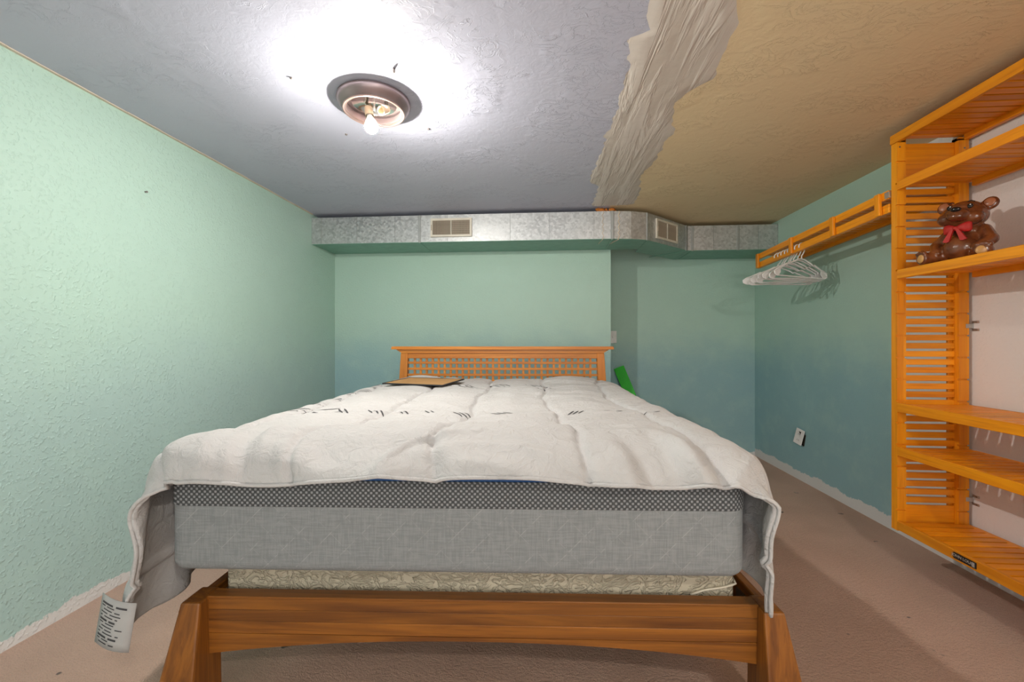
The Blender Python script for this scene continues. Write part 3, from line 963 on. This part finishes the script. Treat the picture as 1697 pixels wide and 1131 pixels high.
for k, zt in enumerate((2.174, 1.934, 1.494, .834, .618, .25)):
    ys = SY0 + (.038 if k == 0 else -.0)
    ye = SY1 - (.038 if k == 0 else 0)
    bm = bmesh.new()
    xf = SXF - (.003 if k else .006)
    box(bm, Vector((xf, ye, zt - .044)) - UO, Vector((xf + .019, ys, zt)) - UO, .002)
    sh = finish('shelf', bm, 'ory', unit)
    bxo('back_rail', Vector((SXB - .026, ye + .04, zt - .046)) - UO, Vector((SXB - .004, ys - .04, zt - .004)) - UO, 'ory', sh, .002)
    nsl = int((ys - ye - .02) / .048)
    for i in range(nsl):
        y = ys - .012 - .019 - i * .048
        if shelf_slat is None:
            bm = bmesh.new(); box(bm, (SXF + .014 - UO.x, -.019, -.0075), (SXB - .006 - UO.x, .019, .0075), .0015)
            shelf_slat = finish('slat', bm, 'orx', sh); shelf_slat.location = (0, y - UO.y, zt - .012)
        else: share('slat', shelf_slat, sh, (0, y - UO.y, zt - .012))
# dowel screws on posts
for x, z in ((SXF + .012, 2.105), (SXB - .02, 2.09)):
    bm = bmesh.new(); lathe(bm, [(.004, 0), (.004, .0015), (.001, .002)], 10, Vector((x, SY0, z)) - UO, Vector((0, -1, 0)).to_track_quat('Z', 'Y').to_matrix())
    finish('screw', bm, 'screw', unit)
# wall brackets
for z in (1.215, .365):
    bm = bmesh.new()
    box(bm, Vector((SXB - .016, SY0 - .003, z - .010)) - UO, Vector((XR - .0005, SY0 - .0008, z + .010)) - UO, .0004)
    for dz in (-.019, .019):
        box(bm, Vector((XR - .003, SY0 - .034, z + dz - .006)) - UO, Vector((XR - .0005, SY0 - .001, z + dz + .006)) - UO, .0004)
    box(bm, Vector((XR - .003, SY0 - .006, z - .02)) - UO, Vector((XR - .0005, SY0 - .001, z + .02)) - UO, .0004)
    wb = finish('wall_bracket', bm, 'steel', unit)
    for dz in (-.019, .019):
        bm = bmesh.new(); lathe(bm, [(.004, 0), (.0035, .002), (.001, .003)], 10, Vector((XR - .003, SY0 - .022, z + dz)) - UO, Vector((-1, 0, 0)).to_track_quat('Z', 'Y').to_matrix())
        finish('screw', bm, 'screw', wb)
# name plate on the lowest front rail
npz = .229; npy = 1.895
pl = bxo('nameplate', Vector((SXF - .006, npy - .048, npz - .013)) - UO, Vector((SXF - .003, npy + .048, npz + .013)) - UO, 'plate_black', unit, .0008)
pl['label'] = 'small black nameplate with silver lettering'
me = text_mesh('JOHN LOUIS', .0165)
t = meshobj('lettering', me, 'plate_silver', pl); t.rotation_euler = (math.radians(90), 0, math.radians(-90)); t.location = Vector((SXF - .0062, npy + .008, npz + .001)) - UO
bxo('emblem', Vector((SXF - .0066, npy - .042, npz - .009)) - UO, Vector((SXF - .006, npy - .031, npz + .009)) - UO, 'plate_silver', pl)

# ---------------------------------------------------------------- hanging shelf with hang rail, between unit and recess
Y0h, Y1h = 2.285, 3.625; ZN, ZF = 1.908, 1.852
hsf = thing('hanging_shelf', 'narrow honey wood slatted shelf with hang rail along the green wall', 'hanging shelf', (1.75, Y0h, ZN))
tilt = math.atan2(ZF - ZN, Y1h - Y0h); hsf.rotation_euler = (tilt, 0, 0)
LH = math.hypot(Y1h - Y0h, ZF - ZN); WH = XR - 1.75 - .004
bxo('top_rail', (-.009, 0, -.043), (.010, LH, 0), 'ory', hsf, .002)
bxo('hang_rail', (-.007, 0, -.114), (.022, LH, -.068), 'ory', hsf, .003)
bxo('wall_rail', (WH - .02, 0, -.043), (WH, LH, -.002), 'ory', hsf, .002)
h0 = None
for y in (.055, .405, .835, 1.300):
    if h0 is None:
        bm = bmesh.new(); box(bm, (-.026, -.017, -.118), (-.0095, .017, -.002), .003); h0 = finish('spacer_block', bm, 'orz', hsf); h0.location = (0, y, 0)
    else: share('spacer_block', h0, hsf, (0, y, 0))
h0 = None; y = .03
while y < LH - .02:
    if h0 is None:
        bm = bmesh.new(); box(bm, (.010, -.018, -.02), (WH - .001, .018, -.006), .0015); h0 = finish('slat', bm, 'orx', hsf); h0.location = (0, y, 0)
    else: share('slat', h0, hsf, (0, y, 0))
    y += .048
bxo('end_bracket', (-.012, -.009, -.04), (.03, .02, -.008), 'steel', hsf, .001)

# ---------------------------------------------------------------- clothes hangers
def hanger_pts():
    hook = []
    R = .026
    for i in range(15):
        a = math.radians(-20 + 220 * i / 14)
        hook.append((R * math.cos(a) * -1 , 0, R * math.sin(a)))
    hook = [(x, 0, z) for x, _, z in hook]
    neck = [(R * .9, 0, -.025), (R * .5, 0, -.045), (0, 0, -.062), (0, 0, -.085)]
    return hook + neck
def make_hanger():
    t = thing('clothes_hanger', 'white plastic clothes hanger hooked over the wooden hang rail', 'hanger', (0, 0, 0), 0, 'white hangers on the hang rail')
    bm = bmesh.new(); sweep(bm, hanger_pts(), .0042, 8); finish('hook', bm, 'white_plastic', t, True)
    bm = bmesh.new()
    W = .228
    side = [(0, -.083), (.03, -.088), (.085, -.112), (.10, -.124), (.112, -.118), (.13, -.128), (.175, -.150), (.205, -.163), (W, -.180), (W - .004, -.198), (W - .022, -.207)]
    loop = [(x, 0, z) for x, z in side] + [(x, 0, -.208) for x in (.15, .08, 0, -.08, -.15)] + [(-x, 0, z) for x, z in side[::-1][:-1]]
    sweep(bm, loop, .0050, 8, True)
    body = finish('shoulder_frame', bm, 'white_plastic', t, True)
    for s in (-1, 1):
        bm = bmesh.new()
        prism(bm, [(s * x, z) for x, z in ((.178, -.156), (.205, -.168), (W - .003, -.182), (W - .007, -.196), (W - .022, -.204), (.19, -.203), (.176, -.185))], 1, -.0018, .0018)
        finish('shoulder_web', bm, 'white_plastic', body)
    return t
def copy_tree(o, parent=None):
    c = o.copy(); COL.objects.link(c)
    if parent is not None: c.parent = parent
    for ch in list(o.children):
        copy_tree(ch, c)
    return c
hang0 = make_hanger()
spots = [(3.04, .34, .03, .004), (3.08, .24, -.03, .0), (3.12, .15, .02, -.003), (3.16, .07, .04, .0), (3.20, .0, -.04, .003), (3.24, -.07, .02, .0), (3.28, -.15, -.03, .0), (3.32, -.24, .05, -.003)]
for k, (y, rz, ry, dx) in enumerate(spots):
    h = hang0 if k == 0 else copy_tree(hang0)
    zr = ZN + (ZF - ZN) * (y - Y0h) / (Y1h - Y0h) - .068
    if k == 0: h['label'] = 'white plastic hanger nearest the shelving unit on the hang rail'
    elif k == len(spots) - 1: h['label'] = 'white plastic hanger nearest the recess corner on the hang rail'
    else: h['label'] = 'white plastic hanger between the others on the wooden hang rail'
    h.location = (1.7575 + dx, y, zr - .020); h.rotation_euler = (0, ry, rz)

# ---------------------------------------------------------------- ceramic bear on the shelf
bear = thing('bear_figurine', 'glossy brown ceramic bear with red bow tie sitting on the shelf', 'figurine', (1.875, 2.035, 1.4905), math.radians(-68))
bear.scale = (.88, .88, .88)
def bear_mesh():
    bm = bmesh.new()
    E = lambda c, r, rot=None: ellipsoid(bm, c, r, rot, 20, 14)
    E((0, .01, .085), (.088, .080, .088)); E((0, .012, .15), (.070, .062, .058)); E((0, -.035, .072), (.070, .062, .066))
    hr = Matrix.Rotation(math.radians(10), 3, 'Z') @ Matrix.Rotation(math.radians(-10), 3, 'X') @ Matrix.Rotation(math.radians(6), 3, 'Y')
    hc = Vector((0, -.012, .235))
    H = lambda c, r: ellipsoid(bm, hc + hr @ Vector(c), r, hr, 20, 14)
    H((0, 0, 0), (.092, .074, .066)); H((0, .005, .022), (.076, .066, .056))
    for s in (-1, 1):
        H((s * .048, -.034, -.022), (.040, .036, .032))           # cheeks
        H((s * .082, .012, .058), (.032, .017, .033))             # ears
    H((0, -.070, -.016), (.044, .038, .032)); H((0, -.084, -.030), (.034, .026, .017)); H((0, -.055, .022), (.040, .03, .024))
    for s in (-1, 1):
        sh, el, ha = Vector((s * .066, .005, .150)), Vector((s * .104, -.022, .098)), Vector((s * .080, -.066, .062))
        for a, b, r0, r1 in ((sh, el, .032, .028), (el, ha, .029, .026)):
            for i in range(7):
                t = i / 6; E(a.lerp(b, t), (r0 + (r1 - r0) * t,) * 3)
        E(ha, (.028, .027, .024))
        for q in (-1, 0, 1): E(ha + Vector((s * -.004 + q * .013, -.020, -.008)), (.008, .011, .010))
        hip, ft = Vector((s * .062, -.02, .038)), Vector((s * .112, -.095, .034))
        for i in range(7):
            t = i / 6; E(hip.lerp(ft, t), (.042 - .008 * t, .042 - .008 * t, .038 - .004 * t))
        fr = Matrix.Rotation(math.radians(s * 25), 3, 'Z')
        E(ft + Vector((s * .006, -.016, .004)), (.033, .019, .037), fr)
        for q in (-1.5, -.5, .5, 1.5):
            E(ft + fr @ Vector((q * .0145, -.022, .036 - abs(q) * .006)), (.0095, .013, .011))
    me = bpy.data.meshes.new('bear_raw'); bm.to_mesh(me); bm.free()
    o = bpy.data.objects.new('bear_raw', me); COL.objects.link(o)
    r = o.modifiers.new('r', 'REMESH'); r.mode = 'VOXEL'; r.voxel_size = .0042
    s = o.modifiers.new('s', 'SMOOTH'); s.iterations = 5; s.factor = .5
    bpy.context.view_layer.update()
    out = bpy.data.meshes.new_from_object(o.evaluated_get(bpy.context.evaluated_depsgraph_get()))
    bpy.data.objects.remove(o)
    mn = min(v.co.z for v in out.vertices)
    for v in out.vertices: v.co.z = max(v.co.z, .004)
    return out, hc, hr
bme, hc, hr = bear_mesh()
meshobj('body', bme, 'ceramic', bear, True)
HP = lambda c: hc + hr @ Vector(c)
def be(name, c, r, mat, rot=None, parent=bear):
    bm = bmesh.new(); ellipsoid(bm, c, r, rot, 16, 10); return finish(name, bm, mat, parent, True)
be('nose', HP((0, -.106, .002)), (.021, .013, .013), 'ceramic_black', hr)
for s in (-1, 1):
    ey = be('eye', HP((s * .036, -.068, .026)), (.0125, .008, .0125), 'ceramic_black', hr)
    be('eye_glint', HP((s * .036 + .003, -.0755, .030)), (.003, .002, .003), 'ceramic_white', hr, ey)
    be('inner_ear', HP((s * .083, -.003, .059)), (.021, .006, .021), 'ceramic_pink', hr)
    fr = Matrix.Rotation(math.radians(s * 25), 3, 'Z')
    be('foot_pad', (s * .118, -.1265, .034), (.021, .006, .022), 'ceramic_tan', fr)
    bm = bmesh.new()
    sweep(bm, [HP((s * .024, -.066, .050)), HP((s * .036, -.064, .054)), HP((s * .048, -.058, .050))], .0025, 6); finish('eyebrow', bm, 'ceramic_black', bear, True)
bm = bmesh.new()
sweep(bm, [HP((.042 * math.sin(a), -.108 + .022 * abs(math.sin(a)) + .01 * abs(math.sin(a)), -.026 + .012 * (1 - math.cos(a)))) for a in [(-1.15 + 2.3 * i / 12) for i in range(13)]], .0022, 6)
finish('mouth', bm, 'ceramic_black', bear, True)
# bow: knot, two loops, two tails
by, bz = -.068, .168
bow = be('bow', (0, by - .008, bz), (.013, .011, .012), 'ceramic_red')
for s in (-1, 1):
    bm = bmesh.new()
    prof = [(.0, .008, .006), (.014, .017, .010), (.032, .025, .012), (.046, .026, .011), (.054, .020, .006)]
    rings = []
    for x, hh, tt in prof:
        rings.append([bm.verts.new((s * x, by - .006 + tt * math.sin(k * math.tau / 10) + .012 * (x / .054), bz + .002 + hh * math.cos(k * math.tau / 10))) for k in range(10)])
    for A, B in zip(rings, rings[1:]):
        for k in range(10): bm.faces.new((A[k], A[(k + 1) % 10], B[(k + 1) % 10], B[k]))
    bm.faces.new(rings[0]); bm.faces.new(rings[-1])
    bmesh.ops.recalc_face_normals(bm, faces=bm.faces[:])
    finish('loop', bm, 'ceramic_red', bow, True)
    bm = bmesh.new()
    prism(bm, [(s * .004, bz - .004), (s * .016, bz - .006), (s * .046, bz - .060), (s * .033, bz - .066), (s * .022, bz - .064)], 1, by - .022, by - .010)
    finish('tail', bm, 'ceramic_red', bow)

# ---------------------------------------------------------------- small things
# loose outlet cover hanging crooked on the right wall
ol = thing('outlet_cover', 'crooked white outlet cover hanging off the blue wall', 'outlet', (XR - .004, 3.61, .36))
ol.rotation_euler = (math.radians(14), math.radians(0), 0)
bxo('box_hole', (-.002, -.045, -.06), (.0035, .02, .035), 'dark', ol)
pl = bxo('plate', (-.028, -.040, -.060), (-.023, .040, .066), 'white_plastic', ol, .002)
pl.rotation_euler = (0, math.radians(7), math.radians(14))
for dz in (-.024, .024):
    rc = bxo('receptacle', (-.0295, -.017, dz - .014), (-.028, .017, dz + .014), 'white_plastic', pl, .0005)
    for dy in (-.007, .007): bxo('slot', (-.0300, dy - .0012, dz - .006), (-.0294, dy + .0012, dz + .006), 'dark', rc)
bxo('outlet_body', (-.024, -.016, -.05), (0, .016, .05), 'dark', ol)
# light switch plate at the edge of the recess
sw = thing('light_switch', 'pale light switch plate at the shaded end of the recess wall', 'switch', (.70, YR, 1.183))
bxo('plate', (-.036, -.006, -.063), (.036, -.0005, .063), 'white_plastic', sw, .002)
bxo('toggle', (-.005, -.016, -.010), (.005, -.006, .012), 'white_plastic', sw, .001)
# nail in the left wall
bm = bmesh.new(); lathe(bm, [(.0035, 0), (.0035, .010), (.005, .012), (.001, .013)], 10, (0, 0, 0), Vector((1, 0, 0)).to_track_quat('Z', 'Y').to_matrix())
nl = finish('wall_nail', bm, 'screw', None, True); nl.location = (XL, 1.953, 1.883)
tag(nl, 'small dark nail stuck in the mint wall', 'nail')
# green plastic board leaning in the corner behind the bed
gb = thing('green_board', 'bright green plastic strip leaning behind the bed', 'board', (1.05, 4.10, .0))
bm = bmesh.new()
tc, bc = Vector((.755, 4.362, .875)) - gb.location, Vector((1.06, 4.08, .03)) - gb.location
ax = (bc - tc).normalized(); wd = (Vector((1, -.25, 0)) - ax * ax.dot(Vector((1, -.25, 0)))).normalized(); nr = ax.cross(wd).normalized()
pts = []
for c, hw in ((bc, .052), (tc, .052)):
    pts += [c - wd * hw, c + wd * hw, c + wd * hw + nr * .012, c - wd * hw + nr * .012]
hexa(bm, pts, .002); bmesh.ops.recalc_face_normals(bm, faces=bm.faces[:])
finish('panel', bm, 'green_board', gb)
